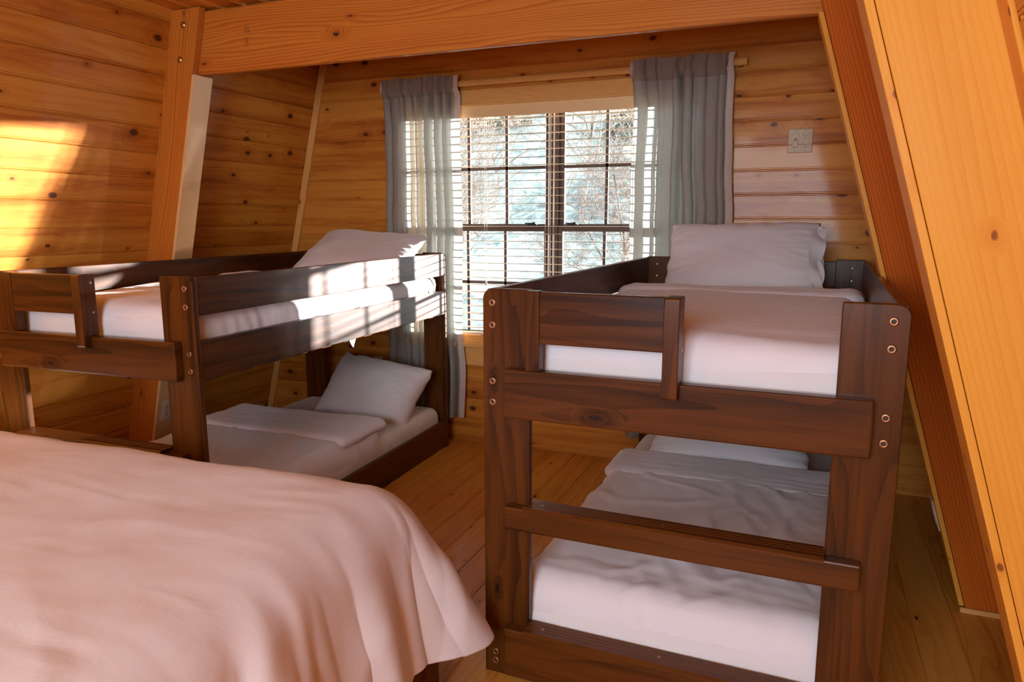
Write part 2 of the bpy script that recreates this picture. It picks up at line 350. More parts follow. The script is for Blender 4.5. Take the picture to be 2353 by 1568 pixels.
# outer skins that close the building against daylight
g = Geo(5)
g.box(-3.2, WX0-0.001, YW+0.012, YW+0.22, -0.2, 2.6, 0); g.box(WX1+0.001, 2.3, YW+0.012, YW+0.22, -0.2, 2.6, 0)
g.box(WX0-0.001, WX1+0.001, YW+0.012, YW+0.22, -0.2, WZ0-0.001, 0); g.box(WX0-0.001, WX1+0.001, YW+0.012, YW+0.22, WZ1+0.001, 2.6, 0)
g.box(-3.2, 2.3, YB-0.2, YW+0.16, -0.25, -0.02, 0); g.box(-3.2, 2.3, YB-0.2, YW+0.16, ZC+0.02, ZC+0.2, 0)
g.box(-3.2, FX0, YB-0.16, YB-0.012, -0.2, 2.6, 0); g.box(FX1, 2.3, YB-0.16, YB-0.012, -0.2, 2.6, 0); g.box(FX0, FX1, YB-0.16, YB-0.012, -0.2, FZ0, 0)
for s, xf in ((-1, XL), (1, XR)):
    a = Vector((xf(-0.3)+s*0.04, YB-0.2, -0.3)); b2 = Vector((xf(2.6)+s*0.04, YB-0.2, 2.6))
    g.board(a, b2-a, (0, 1, 0), (b2-a).length, YW-YB+0.36, 0.03, 0) if s < 0 else g.board(a+Vector((0.035, 0, 0)), b2-a, (0, 1, 0), (b2-a).length, YW-YB+0.36, 0.03, 0)
tag(g.build('wall_outer', PINE_BEAM), kind='structure')

# corner trim strip where the back wall meets the left slope
g = Geo(7); a = Vector((XL(0.0)+0.004, YW-0.001, 0.0)); b2 = Vector((XL(ZC)+0.004, YW-0.001, ZC))
g.board(a+Vector((0.045, 0, 0)), b2-a, (-1, 0, 0), (b2-a).length, 0.045, 0.018, 0.002)
tag(g.build('trim_1', PINE_TRIM), kind='structure')
g = Geo(8); a = Vector((XR(0.0)-0.004, YW-0.018, 0.0)); b2 = Vector((XR(ZC)-0.004, YW-0.018, ZC))
g.board(a-Vector((0.045, 0, 0)), b2-a, (1, 0, 0), (b2-a).length, 0.045, 0.018, 0.002)
tag(g.build('trim_2', PINE_TRIM), kind='structure')

# ------------------------------------------------------------------ rafters and tie beams
RIL = lambda z: -2.449+0.2514*z          # inner edge of left rafters
RIR = lambda z: 1.426-0.288*z            # inner edge of right rafters
def slope_board(g, xf, s, y0, y1, z_lo, z_hi, width, bevel=0.003, r=None):
    """board whose inner edge follows xf(z); width runs outward in x; thickness y0..y1. s=-1 left side, +1 right side"""
    xa, xb = xf(z_lo), xf(z_hi)
    d = Vector((xb-xa, 0, z_hi-z_lo)); Ld = d.length; ax = d.normalized()
    out = Vector((s, 0, 0)); perp = (out-ax*out.dot(ax)).normalized()
    # cut ends level with the floor and the ceiling
    M = frame((xa, y1, z_lo), ax, perp)
    cz = (M.to_3x3() @ Vector((0, 0, 1)))
    if cz.y > 0: M = frame((xa, y0, z_lo), ax, perp)
    sh = out.dot(ax)/out.dot(perp)
    g.prism([(0, 0), (Ld, 0), (Ld+sh*width*out.dot(perp), width*out.dot(perp)), (sh*width*out.dot(perp), width*out.dot(perp))], y1-y0, M, bevel, r=r)
def dome(g, M, r=0.015): g.lathe([(0, r*0.55), (r*0.5, r*0.47), (r*0.85, r*0.25), (r, 0.0), (r, -0.002)], M, 20)
BEAM_T = 0.038

def rafter(y, s, label, mat_r, mat_c, bolts=True, extra=False):
    xf = RIL if s < 0 else RIR; wall = XL if s < 0 else XR
    root = empty('rafter', (xf(0), y, 0)); 
    def par(o): o.parent = root; o.matrix_parent_inverse = Matrix.Translation(-root.location); return o
    tag(root, label, 'rafter')
    wdt = abs(wall(0)-xf(0))+0.01
    g = Geo(int(70+y*10+s)); slope_board(g, xf, s, y, y+BEAM_T, 0.0, ZC-0.003, wdt, r=0.4); par(g.build('plank', mat_r))
    g = Geo(int(90+y*10+s)); th = 0.018
    xg = lambda z: xf(z)-s*th
    slope_board(g, xg, s, y-0.001, y+0.115, 0.0 if s < 0 else 0.02, 2.043, th-0.0015, 0.0015, r=0.2); par(g.build('cover_board', mat_c))
    if s > 0:
        g = Geo(3); g.box(xf(0)-0.022, xf(0)+0.20, y-0.016, y-0.0005, 0.0, 0.018, 0.004, 'x'); par(g.build('foot_trim', PINE_TRIM))
    if bolts:
        for (dx, z) in ((0.088, 2.27), (0.085, 2.115)):
            g = Geo(2); dome(g, frame((xf(z)+s*dx, y, z), (1, 0, 0), (0, 0, 1)), 0.0165); par(g.build('bolt', BRASS))
    if extra:
        g = Geo(19); xe = lambda z: xf(z)+s*0.185
        slope_board(g, xe, s, y-0.062, y-0.001, 0.0, ZC-0.003, 0.012, 0.004, r=0.6)
        slope_board(g, lambda z: xf(z)+s*0.198, s, y-0.072, y-0.001, 0.0, ZC-0.003, 0.03, 0.008, r=0.8)
        par(g.build('side_batten', PINE_PALE))
    return root
rafter(0.93, -1, 'orange pine rafter leaning on the left slope, two brass bolts near its top', PINE_BEAM, COVER)
rafter(0.93, 1, 'dark red-brown rafter behind the right bunk bed, edged with a pale strip', PINE_RED, PINE_PALE, bolts=False)
rafter(-0.28, 1, 'large bright pine rafter in the right foreground', PINE_PALE, PINE_PALE, bolts=False, extra=True)
def tie(y, label):
    g = Geo(int(50+y*10)); z1, z2 = 2.047, 2.333
    x0, x1 = XL(z1)+0.02, XR(z1)-0.02; xa, xb = XL(z2)+0.02, XR(z2)-0.02
    # front face at y+BEAM_T
    M = frame((0, y+2*BEAM_T+0.001, 0), (1, 0, 0), (0, 0, 1))
    g.prism([(x0, z1), (x1, z1), (xb, z2), (xa, z2)], BEAM_T, M, 0.007, r=0.5)
    o = g.build('tie_beam', PINE_BEAM); tag(o, label, 'beam'); return o
tb = tie(0.93, 'long horizontal pine tie beam running across the room above the window')
# lumber stamp on the beam
g = Geo(1); yb = 0.93+BEAM_T
def stroke(x0, z0, x1, z1, w=0.0016):
    a = Vector((x0, yb-0.0006, z0)); b = Vector((x1, yb-0.0006, z1)); d = b-a
    g.board(a, d, Vector((0, 0, 1)) if abs(d.z) < abs(d.x) else Vector((1, 0, 0)), d.length, w, 0.0004, 0)
sx, sz = -1.640, 2.235
stroke(sx, sz, sx+0.030, sz+0.002); stroke(sx+0.004, sz-0.006, sx+0.006, sz-0.024); stroke(sx+0.010, sz-0.022, sx+0.028, sz-0.022)
stroke(sx+0.026, sz-0.006, sx+0.028, sz-0.022); stroke(sx+0.012, sz-0.008, sx+0.020, sz-0.012)
for k, (dx, dz) in enumerate(((0.002, -0.048), (0.014, -0.046), (0.016, -0.058), (0.006, -0.060), (0.004, -0.072), (0.016, -0.070))):
    stroke(sx+dx, sz+dz, sx+dx+0.009, sz+dz-0.001); stroke(sx+dx, sz+dz-0.003, sx+dx+0.0005, sz+dz-0.009)
st = g.build('lumber_stamp', INK, tb)

# ------------------------------------------------------------------ back window
win = Geo(31)
cs = 0.072; yc = YW-0.018
win.box(WX0-cs, WX1+cs, yc, YW+0.002, 2.005, 2.092, 0.003)                      # head casing
win.box(WX0-cs, WX0+0.02, yc, YW+0.002, WZ0, 2.005, 0.003, 'z'); win.box(WX1, WX1+cs, yc, YW+0.002, WZ0, 2.005, 0.003, 'z')
win.box(WX0-cs, WX1+cs, YW-0.026, YW+0.002, 2.003, 2.013, 0.002)                 # small moulding under the head casing
win.box(WX0, WX0+0.018, YW, YW+0.15, WZ0, WZ1, 0.001, 'z'); win.box(WX1-0.018, WX1, YW, YW+0.15, WZ0, WZ1, 0.001, 'z')
win.box(WX0, WX1, YW, YW+0.15, WZ1-0.02, WZ1, 0.001)
win.box(WX0-cs, WX1+cs, YW-0.018, YW+0.002, 0.487, 0.600, 0.003)                 # apron
window = tag(win.build('window_1', PINE_TRIM), kind='structure')
g = Geo(32); g.box(WX0-0.10, WX1+0.10, YW-0.045, YW+0.15, 0.600, 0.625, 0.004); g.box(WX0, WX1, YW-0.004, YW+0.15, 0.625, 0.668, 0.003); g.build('window_sill', PINE_TRIM, window)
YG = YW+0.167
fr = Geo(33); zb, zt = 0.641, 2.038
fr.box(WX0, WX1, YG-0.03, YG+0.05, WZ0, zb, 0.002); fr.box(WX0, WX1, YG-0.03, YG+0.05, zt, WZ1, 0.002)
fr.box(WX0, -1.388, YG-0.03, YG+0.05, zb, zt, 0.002, 'z'); fr.box(0.279, WX1, YG-0.03, YG+0.05, zb, zt, 0.002, 'z')
fr.box(-0.584, -0.5245, YG-0.035, YG+0.05, zb, zt, 0.003, 'z')
fr.build('window_frame', FRAME_BROWN, window)
for (xa, xb, lk) in ((-1.388, -0.584, -0.686), (-0.5245, 0.279, -0.435)):
    for (za, zc, yy, mz) in ((1.299, zt, YG+0.012, 1.662), (zb, 1.324, YG-0.014, 0.978)):
        s = Geo(34); w_ = 0.028
        s.box(xa, xa+w_, yy-0.012, yy+0.014, za, zc, 0.002, 'z'); s.box(xb-w_, xb, yy-0.012, yy+0.014, za, zc, 0.002, 'z')
        s.box(xa+w_, xb-w_, yy-0.012, yy+0.014, za, za+0.034, 0.002); s.box(xa+w_, xb-w_, yy-0.012, yy+0.014, zc-0.034, zc, 0.002)
        so = s.build('sash', FRAME_BROWN, window)
        mu = Geo(35); pw = (xb-xa-2*w_)/3
        for q in (1, 2): mu.box(xa+w_+pw*q-0.009, xa+w_+pw*q+0.009, yy-0.006, yy+0.006, za+0.034, zc-0.034, 0.001, 'z')
        mu.box(xa+w_, xb-w_, yy-0.006, yy+0.006, mz-0.009, mz+0.009, 0.001)
        mu.build('muntin', FRAME_BROWN, so)
        p_ = Geo(36); p_.box(xa+w_, xb-w_, yy-0.0015, yy+0.0015, za+0.034, zc-0.034, 0); p_.build('pane', GLASS, so)
    la = Geo(37); la.box(lk-0.03, lk+0.03, YG-0.035, YG-0.012, 1.326, 1.334, 0.002); la.box(lk-0.042, lk+0.002, YG-0.045, YG-0.03, 1.334, 1.341, 0.002); la.lathe([(0, 0.012), (0.008, 0.012), (0.01, 0)], Matrix.Translation((lk+0.01, YG-0.028, 1.332)), 12)
    la.build('sash_lock', BLACK, window)

# window blind with flat slats
YBL = YW+0.026
blind = empty('window_blind', (-0.53, YBL, 0.67)); tag(blind, 'pale slatted blind lowered over the window between the curtains', 'blind')
def pb(o, root): o.parent = root; o.matrix_parent_inverse = Matrix.Translation(-root.location); return o
g = Geo(41); bx0, bx1 = WX0+0.024, WX1-0.024; n_sl = 29; RR = random.Random(4)
for k in range(n_sl):
    z = 1.925-k*0.0432; tl = 0.012*math.sin(k*1.7)
    hw = 0.0235; rows_ = []
    for j in range(5):
        u = -1+j*0.5; rows_.append((YBL+hw*u, z+0.0016*(1-u*u)+u*tl*hw))
    up = [[Vector((x, a, b+0.0009)) for (a, b) in rows_] for x in (bx0, bx1)]; dn = [[Vector((x, a, b-0.0009)) for (a, b) in rows_] for x in (bx0, bx1)]
    V1 = [[g.bm.verts.new(p) for p in r_] for r_ in up]; V2 = [[g.bm.verts.new(p) for p in r_] for r_ in dn]
    for j in range(4):
        g.bm.faces.new((V1[0][j], V1[1][j], V1[1][j+1], V1[0][j+1])); g.bm.faces.new((V2[0][j+1], V2[1][j+1], V2[1][j], V2[0][j]))
    g.bm.faces.new((V1[0][0], V2[0][0], V2[1][0], V1[1][0])); g.bm.faces.new((V1[1][4], V2[1][4], V2[0][4], V1[0][4]))
    for i in (0, 1): g.bm.faces.new([V1[i][j] for j in range(5)]+[V2[i][j] for j in range(4, -1, -1)])
pb(g.build('slats', SLAT), blind)
g = Geo(42); g.box(bx0, bx1, YBL-0.024, YBL+0.024, 0.672, 0.686, 0.003); pb(g.build('bottom_rail', SLAT), blind)
g = Geo(43); g.box(WX0+0.02, WX1-0.02, YW-0.006, YW+0.004, 1.938, 2.003, 0.002); g.box(bx0, bx1, YBL-0.02, YBL+0.024, 1.955, 2.005, 0.001); pb(g.build('valance', VALANCE), blind)
for x in (-1.18, -0.555, -0.525, 0.10):
    g = Geo(44)
    for yy in (YBL-0.025, YBL+0.025): g.tube([(x, yy, 0.68), (x, yy, 1.96)], 0.0011, 5)
    g.tube([(x+0.014, YBL, 0.68), (x+0.014, YBL, 1.96)], 0.0009, 5)
    pb(g.build('ladder_cord', CORD), blind)
g = Geo(45); g.tube([(-0.93, YBL-0.028, 1.95), (-0.93, YBL-0.03, 1.0)], 0.0013, 5); g.tube([(-0.918, YBL-0.028, 1.95), (-0.916, YBL-0.03, 1.0)], 0.0013, 5); g.lathe([(0, 0.03), (0.005, 0.024), (0.007, 0.0), (0, 0)], Matrix.Translation((-0.923, YBL-0.03, 0.975)), 12)
pb(g.build('pull_cord', CORD), blind)
g = Geo(46); g.tube([(0.01, YBL-0.028, 1.95), (0.012, YBL-0.03, 1.08)], 0.0025, 6); g.tube([(-0.02, YBL-0.028, 1.95), (-0.02, YBL-0.03, 1.2)], 0.0012, 6); pb(g.build('tilt_wand', CORD), blind)

# assumed rear window around the added area fill, unseen behind the camera
g = Geo(47); fx0, fx1 = FX0, FX1
g.box(fx0-0.07, fx1+0.07, YB, YB+0.018, FZ0-0.08, FZ0, 0.003); 
g.box(fx0-0.07, fx0, YB, YB+0.018, FZ0, ZC, 0.003, 'z'); g.box(fx1, fx1+0.07, YB, YB+0.018, FZ0, ZC, 0.003, 'z')
w2 = tag(g.build('window_2_assumed', PINE_TRIM), kind='structure')
g = Geo(48); 
for x in (fx0, (fx0+fx1)/2-0.03, fx1-0.06): g.box(x, x+0.06, YB-0.07, YB-0.03, FZ0, ZC, 0.002, 'z')
g.box(fx0, fx1, YB-0.07, YB-0.03, FZ0, FZ0+0.05, 0.002); g.build('window_frame', FRAME_BROWN, w2)
g = Geo(49); g.box(fx0, fx1, YB-0.052, YB-0.048, FZ0, ZC, 0); g.build('pane', GLASS, w2)

# fixtures (flush domes) of the added fill lamps, unseen behind the camera
mo, nt, b = mat('fill_lamp_opal'); b.inputs['Base Color'].default_value = (0.9, 0.85, 0.75, 1); b.inputs['Emission Color'].default_value = (1, 0.75, 0.5, 1); b.inputs['Emission Strength'].default_value = 2.0
for i, (lx, ly) in enumerate(FILL_LAMPS):
    t = empty('fill_lamp', (lx, ly, ZC)); tag(t, 'added unseen fill lamp, flush round with opal shade, ' + ('nearer the left slope' if i == 0 else 'nearer the right slope'), 'lamp', 'added fill lamps')
    g = Geo(50); g.lathe([(0, 0), (0.16, 0), (0.165, -0.02), (0.15, -0.025), (0, -0.025)]); g.build('base', BRASS, t)
    g = Geo(51); g.lathe([(0.15, -0.025), (0.145, -0.045), (0.12, -0.07), (0.07, -0.085), (0, -0.09)], n=28); g.build('shade', mo, t)

# ------------------------------------------------------------------ curtain pole and curtains
g = Geo(52)
Mx = lambda x, y, z: Matrix.Translation((x, y, z)) @ Matrix.Rotation(rad(90), 4, 'Y')
YP = 2.034; ZP = 2.122; n = 24
def reeded(r): return r
t = bmesh.new(); R1 = []
for x in (-1.545, 0.505):
    R1.append([t.verts.new((x, YP+(0.0165-0.0010*(k % 2))*math.cos(2*math.pi*k/48), ZP+(0.0165-0.0010*(k % 2))*math.sin(2*math.pi*k/48))) for k in range(48)])
for k in range(48): t.faces.new((R1[0][k], R1[0][(k+1) % 48], R1[1][(k+1) % 48], R1[1][k]))
t.faces.new(R1[0][::-1]); t.faces.new(R1[1]); bmesh.ops.recalc_face_normals(t, faces=t.faces)
g._absorb(t, Matrix.Identity(4))
rod = g.build('curtain_rod', PINE_TRIM)
tag(rod, 'reeded wooden curtain rod above the window', 'curtain rod')
for x in (-1.50, -0.53, 0.47):
    g = Geo(53); g.box(x-0.012, x+0.012, YP, YW, ZP-0.02, ZP-0.006, 0.002, 'y'); g.build('rod_bracket', PINE_BEAM, rod)

def curtain(x0, x1, zb, seed, label, flare=(0, 0), nf=9):
    root = empty('curtain', ((x0+x1)/2, YP, zb)); tag(root, label, 'curtain', 'window curtains')
    RR = random.Random(seed); W = x1-x0; ns, nz = 220, 90
    ztop = ZP+0.045
    # irregular fold phase
    knots = [0.0]
    for k in range(nf*2): knots.append(knots[-1]+RR.uniform(0.4, 2.0))
    knots = [k/knots[-1] for k in knots]
    def phase(s):
        for i in range(len(knots)-1):
            if s <= knots[i+1]+1e-9: return (i+(s-knots[i])/(knots[i+1]-knots[i]))*math.pi
        return len(knots)*math.pi
    amps = [RR.choice((0.18, 0.3, 0.75, 1.0, 1.1)) for _ in knots]
    off = seed*3.7
    def pt(s, t):
        """s across 0..1, t down 0..1"""
        z = ztop-(ztop-zb)*t; h = (ztop-z)
        drift = 0.10*t*noise.noise((s*2.2+off, t*1.3, 0.5))+0.018*t*math.sin(s*9+off)
        sx = s+drift*1.2*math.sin(math.pi*s)
        ph = phase(min(max(sx, 0), 1)); a = amps[min(int(ph/math.pi), len(amps)-1)]
        gather = math.exp(-((h-0.045)/0.035)**2)
        A = (0.030+0.002*t)*a*(1-0.45*gather) 
        sharp = math.sin(ph); sharp = math.copysign(abs(sharp)**0.75, sharp)
        y = YP-0.002+A*sharp
        if 0.0 < h < 0.09: y -= 0.012*math.exp(-((h-0.045)/0.028)**2)*(1 if True else 0)
        if h < 0.045: y += 0.004*math.sin(ph*1.3)*(0.045-h)/0.045
        x = x0+W*s+0.010*math.cos(ph*1.0)*a*(1-gather)
        x += flare[0]*(1-s)*t**1.5+flare[1]*s*t**1.5
        x += 0.008*noise.noise((off, z*5, s*0.7))+0.006*math.sin(z*7+off)*(1 if s > 0.5 else -0.6)
        y += 0.006*noise.noise((s*6+off, z*4, 2.0))
        if h < 0.11:
            w_ = min(1, max(0, (0.11-h)/0.035)); yf_ = YP-0.0335+0.0125*math.sin(ph)*min(a, 1)
            y = y*(1-w_)+yf_*w_
        y = min(max(y, 1.987), YW-0.021)
        zz = z+0.006*noise.noise((s*5+off, 3.3, 0))*(1-t)+(0.004*math.sin(s*14+off)*(1-t)*max(0, 1-h/0.08))
        return Vector((x, y, zz))
    def panel(s0, s1, t0, t1, ns_, nz_, dy=0.0, back=False):
        pts = []; uvs = []
        for i in range(nz_+1):
            tt = t0+(t1-t0)*i/nz_; r_ = []; dyy = dy if not back else dy+0.043*math.sin(math.pi*i/nz_)**0.5; ur = []
            for j in range(ns_+1):
                ss = s0+(s1-s0)*j/ns_; p = pt(ss, tt); p.y += dyy
                r_.append(p-root.location); ur.append((ss*W*1.9, tt*(ztop-zb)))
            pts.append(r_); uvs.append(ur)
        return pts, uvs
    hemw = 0.024/W
    th = 0.105/(ztop-zb)
    g = Geo(60); p, u = panel(hemw, 1-hemw, th, 1, ns, nz); g.grid(p, True, u); g.build('cloth', LINEN, root)
    g = Geo(61); p, u = panel(hemw, 1-hemw, 0, th, ns, 22); g.grid(p, True, u); p, u = panel(hemw, 1-hemw, 0, th, ns, 22, 0.0025, True); g.grid(p, True, u); o = g.build('header_band', LINEN_BAND, root); o['label'] = 'darker double-layer gathered header band'
    for a, b_ in ((0, hemw), (1-hemw, 1)):
        g = Geo(62); p, u = panel(a, b_, 0, 1, 3, 110, -0.001); g.grid(p, True, u); o = g.build('side_hem', LINEN_HEM, root); o['label'] = 'pale pinkish ribbed side hem'
    return root
curtain(-1.565, -1.060, 0.16, 3, 'grey-blue linen curtain at the left side of the window, behind the left bunk', (-0.02, 0.0))
curtain(-0.066, 0.440, 0.16, 8, 'grey-blue linen curtain at the right side of the window, behind the right bunk', (0.0, 0.05))

# ------------------------------------------------------------------ outlets and switch
def duplex(g, cx, cz, M, dzs):
    for dz in dzs:
        for dx, h in ((-0.0065, 0.009), (0.0065, 0.007)):
            g.prism([(cx+dx-0.0012, cz+dz-h/2+0.003), (cx+dx+0.0012, cz+dz-h/2+0.003), (cx+dx+0.0012, cz+dz+h/2+0.003), (cx+dx-0.0012, cz+dz+h/2+0.003)], 0.0006, M, 0)
        g.lathe([(0, 0.0006), (0.0026, 0.0006), (0.0026, 0)], M @ Matrix.Translation((cx, cz+dz-0.009, 0)), 10)
def outlet(M, label, m, gang=1, switch=False):
    """M: local x right, y up, z out of the wall, origin at plate centre"""
    root = empty('wall_outlet' if not switch else 'switch_and_outlet'); root.matrix_world = M
    tag(root, label, 'outlet' if not switch else 'switch')
    w_, h_ = (0.07 if gang == 1 else 0.112), 0.114
    g = Geo(63); g.prism([(-w_/2, -h_/2), (w_/2, -h_/2), (w_/2, h_/2), (-w_/2, h_/2)], 0.005, Matrix.Identity(4), 0.003); g.build('plate', m, root)
    cx = 0.0 if gang == 1 else 0.023
    g = Geo(64); g.prism([(cx-0.0165, -0.034), (cx+0.0165, -0.034), (cx+0.0165, 0.034), (cx-0.0165, 0.034)], 0.0025, Matrix.Translation((0, 0, 0.0048)), 0.001); so = g.build('socket', m, root)
    for dz in (-0.0195, 0.0195):
        g = Geo(65); duplex(g, cx, 0, Matrix.Translation((0, 0, 0.0072)), (dz,)); g.build('slots', SLOT, so)
    if switch:
        g = Geo(66); g.prism([(-0.0395, -0.034), (-0.0065, -0.034), (-0.0065, 0.034), (-0.0395, 0.034)], 0.002, Matrix.Translation((0, 0, 0.0048)), 0.001)
        g.prism([(-0.036, -0.031), (-0.010, -0.031), (-0.010, 0.0), (-0.036, 0.0)], 0.005, Matrix.Translation((0, 0, 0.0055)), 0.002)
        rk = g.build('rocker', m, root)
        g = Geo(67); g.lathe([(0, 0.016), (0.004, 0.016), (0.0055, 0.010), (0.0055, 0)], Matrix.Translation((-0.022, 0.006, 0.006)), 14); g.build('knob', m, rk)
    for sx_, sy_ in ((cx, 0.048), (cx, -0.048)) + (((-0.023, 0.048), (-0.023, -0.048)) if switch else ()):
        g = Geo(68); g.lathe([(0, 0.0014), (0.0022, 0.001), (0.0028, 0)], Matrix.Translation((sx_, sy_, 0.005)), 10); g.build('screw', STEEL, root)
    return root
outlet(frame((0.768, YW-0.0002, 1.738), (1, 0, 0), (0, 0, 1)), 'beige double plate with switch and outlet on the back wall, right of the window', BEIGE, 2, True)
dl = Vector((0.2514, 0, 1)).normalized()
zo = 0.345
outlet(frame((RIL(zo)+0.0182+0.0005, 0.93+0.058, zo), (0, 1, 0), dl), 'cream outlet low on the left rafter cover board, seen under the left bunk', WHITEP)
dr = Vector((-0.288, 0, 1)).normalized()
zo = 0.325
outlet(frame((RIR(zo)-0.0186, 0.93+0.062, zo), (0, -1, 0), dr), 'cream outlet low on the edge of the red-brown rafter behind the right bunk', WHITEP)
outlet(frame((-1.69, YW-0.0002, 0.435), (1, 0, 0), (0, 0, 1)), 'cream outlet on the back wall half hidden behind the lower left pillow', WHITEP)

# ------------------------------------------------------------------ bunk beds
H, PW, LB, TP = 1.170, 0.1425, 1.956, 0.022
def rounded_top(x0, x1, z0, z1, r, side):
    """post outline, outer top corner rounded; local (z, x) so that the grain runs up"""
    pts = [(z0, x0), (z0, x1)]
    if side > 0:
        pts += [(z1-r+r*math.sin(a), x1-r+r*math.cos(a)) for a in [math.pi/2*k/8 for k in range(9)]] + [(z1, x0)]
    else:
        pts += [(z1, x1)] + [(z1-r+r*math.cos(a), x0+r-r*math.sin(a)) for a in [math.pi/2*k/8 for k in range(9)]]
    return pts
def bunk(W, loc, rz, label):
    root = empty('bunk_bed', loc, rz); tag(root, label, 'bunk bed', 'bunk beds')
    def bolt(x, z, y, face=-1):
        g = Geo(71); M = frame((x, y, z), (1, 0, 0), (0, 0, 1)) if face < 0 else frame((x, y, z), (-1, 0, 0), (0, 0, 1))
        g.lathe([(0.0045, 0.0), (0.0045, 0.0016), (0.0062, 0.0022), (0.0095, 0.0020), (0.0108, 0.0006), (0.0108, -0.001)], M, 20)
        o = g.build('bolt', COPPER, root)
        g = Geo(72); g.lathe([(0, 0.0004), (0.0047, 0.0004)], M, 12); g.build('socket', SLOT, o)
    k = 0
    for (xa, xb, side) in ((0, PW, -1), (W-PW, W, 1)):
        for (ya, yb) in ((0, TP), (LB-TP, LB)):
            g = Geo(int(73+k+W*100)); k += 1
            M = Matrix(((0, 1, 0, 0), (0, 0, -1, yb), (1, 0, 0, 0), (0, 0, 0, 1)))
            # local x->z, y->x, z->-y : right handed check
            M = frame((0, yb, 0), (0, 0, 1), (1, 0, 0)) if (Vector((0, 0, 1)).cross(Vector((1, 0, 0)))).y < 0 else frame((0, ya, 0), (0, 0, 1), (1, 0, 0))
            g.prism(rounded_top(xa, xb, 0, H, 0.030, side), yb-ya, M, 0.003)
            g.build('post', DARK, root)
    xs = (0.029, W-0.035)
    for x in xs:
        for z in (1.130, 1.067, 0.906, 0.845): bolt(x, z, 0.0)
    for z in (0.069, 0.040): bolt(0.034, z, 0.0); bolt(W-0.034, z, 0.0)
    for x in (0.07, W-0.07):
        for z in (1.13, 1.07): 
            g = Geo(75); g.lathe([(0, 0.001), (0.004, 0.001), (0.0055, 0)], frame((x, LB-TP, z), (1, 0, 0), (0, 0, 1)), 12); g.build('screw', STEEL, root)
    # side rails
    for (xa, xb) in ((0.003, 0.027), (W-0.027, W-0.003)):
        for (za, zc, nm) in ((1.036, 1.166, 'guard_rail'), (0.810, 0.950, 'side_rail'), (0.012, 0.165, 'base_rail')):
            g = Geo(int(76+xa*50+za*10)); g.board((xb, TP, za), (0, 1, 0), (0, 0, 1), LB-2*TP, zc-za, xb-xa, 0.003) if (Vector((0, 1, 0)).cross(Vector((0, 0, 1)))).x < 0 else g.board((xa, TP, za), (0, 1, 0), (0, 0, 1), LB-2*TP, zc-za, xb-xa, 0.003)
            g.build(nm, DARK, root)
    # back planks
    for (za, zc) in ((1.036, 1.160), (0.81, 0.95), (0.02, 0.16)):
        g = Geo(80); g.board((0.06, LB+0.022, za), (1, 0, 0), (0, 0, 1), W-0.12, zc-za, 0.022, 0.003); g.build('headboard_plank', DARK, root)
    # front planks (outer face at y=-0.036)
    yf = -0.036
    def fp(x0, x1, za, zc, name, sd, y0=yf, y1=0.0, bev=0.005):
        g = Geo(sd); g.board((x0, y1, za), (1, 0, 0), (0, 0, 1), x1-x0, zc-za, y1-y0, bev); return g.build(name, DARK, root)
    il, ir = 0.077, 0.062
    fp(il, W-ir, 0.8129, 0.9506, 'foot_plank', 81)
    fp(il, W-ir, 0.4837, 0.5524, 'ladder_plank', 82)
    fp(il, W-ir, 0.025, 0.1752, 'bottom_plank', 83)
    # grooved treads
    for zt in (0.5524, 0.1752):
        g = Geo(84); th = 0.014
        pr = [(-0.056, 0), (0.014, 0), (0.014, th)]
        for yy in (-0.004, -0.018, -0.032): pr += [(yy+0.002, th), (yy, th-0.0025), (yy-0.002, th)]
        pr += [(-0.050, th), (-0.056, th-0.006)]
        M = Matrix(((0, 0, 1, PW+0.001), (1, 0, 0, 0), (0, 1, 0, zt), (0, 0, 0, 1)))
        # grain must run along x: build with prism then re-map uv
        t = bmesh.new(); vs = [t.verts.new((0, a, b_)) for a, b_ in pr]; f = t.faces.new(vs)
        e = bmesh.ops.extrude_face_region(t, geom=[f]); bmesh.ops.translate(t, verts=[v for v in e['geom'] if isinstance(v, bmesh.types.BMVert)], vec=(W-2*PW-0.002, 0, 0))
        bmesh.ops.recalc_face_normals(t, faces=t.faces); t.normal_update()
        g._absorb(t, Matrix.Translation((PW+0.001, 0, zt)))
        tr = g.build('tread', DARK, root)
        for x in (PW+0.05, W/2, W-PW-0.08):
            g = Geo(85); g.lathe([(0, 0.0006), (0.004, 0.0012), (0.0055, 0)], Matrix.Translation((x, -0.02, zt+th)), 12); g.build('screw', COPPER, tr)
    # hand rail with its two grips
    g = Geo(86); g.board((0.144, 0.0, 0.951), (0, 0, 1), (1, 0, 0), 0.219, 0.040, 0.038, 0.003) if (Vector((0, 0, 1)).cross(Vector((1, 0, 0)))).y < 0 else g.board((0.144, -0.038, 0.951), (0, 0, 1), (1, 0, 0), 0.219, 0.040, 0.038, 0.003)
    g.build('grip_post', DARK, root)
    g = Geo(87)
    M = frame((0.520, 0, 0), (0, 0, 1), (0, 1, 0))   # local x up, y = y ; z = up x y = -x
    M = frame((0.560, 0, 0), (0, 0, 1), (0, 1, 0))
    g.prism([(1.170, 0.0), (0.9515, 0.0), (0.9515, yf-0.001), (0.913, yf-0.001), (0.913, -0.060), (0.920, -0.064), (1.166, -0.064), (1.170, -0.058)], 0.040, M, 0.003)
    gp = g.build('grip_post', DARK, root)
    for z in (1.14, 1.035):
        g = Geo(88); g.lathe([(0, 0.0006), (0.003, 0.001), (0.0045, 0)], frame((0.5602, -0.018, z), (0, 1, 0), (0, 0, 1)), 10); g.build('screw', STEEL, gp)
    fp(0.1835, 0.5205, 1.028, 1.168, 'hand_rail', 89, -0.036, -0.008, 0.003)
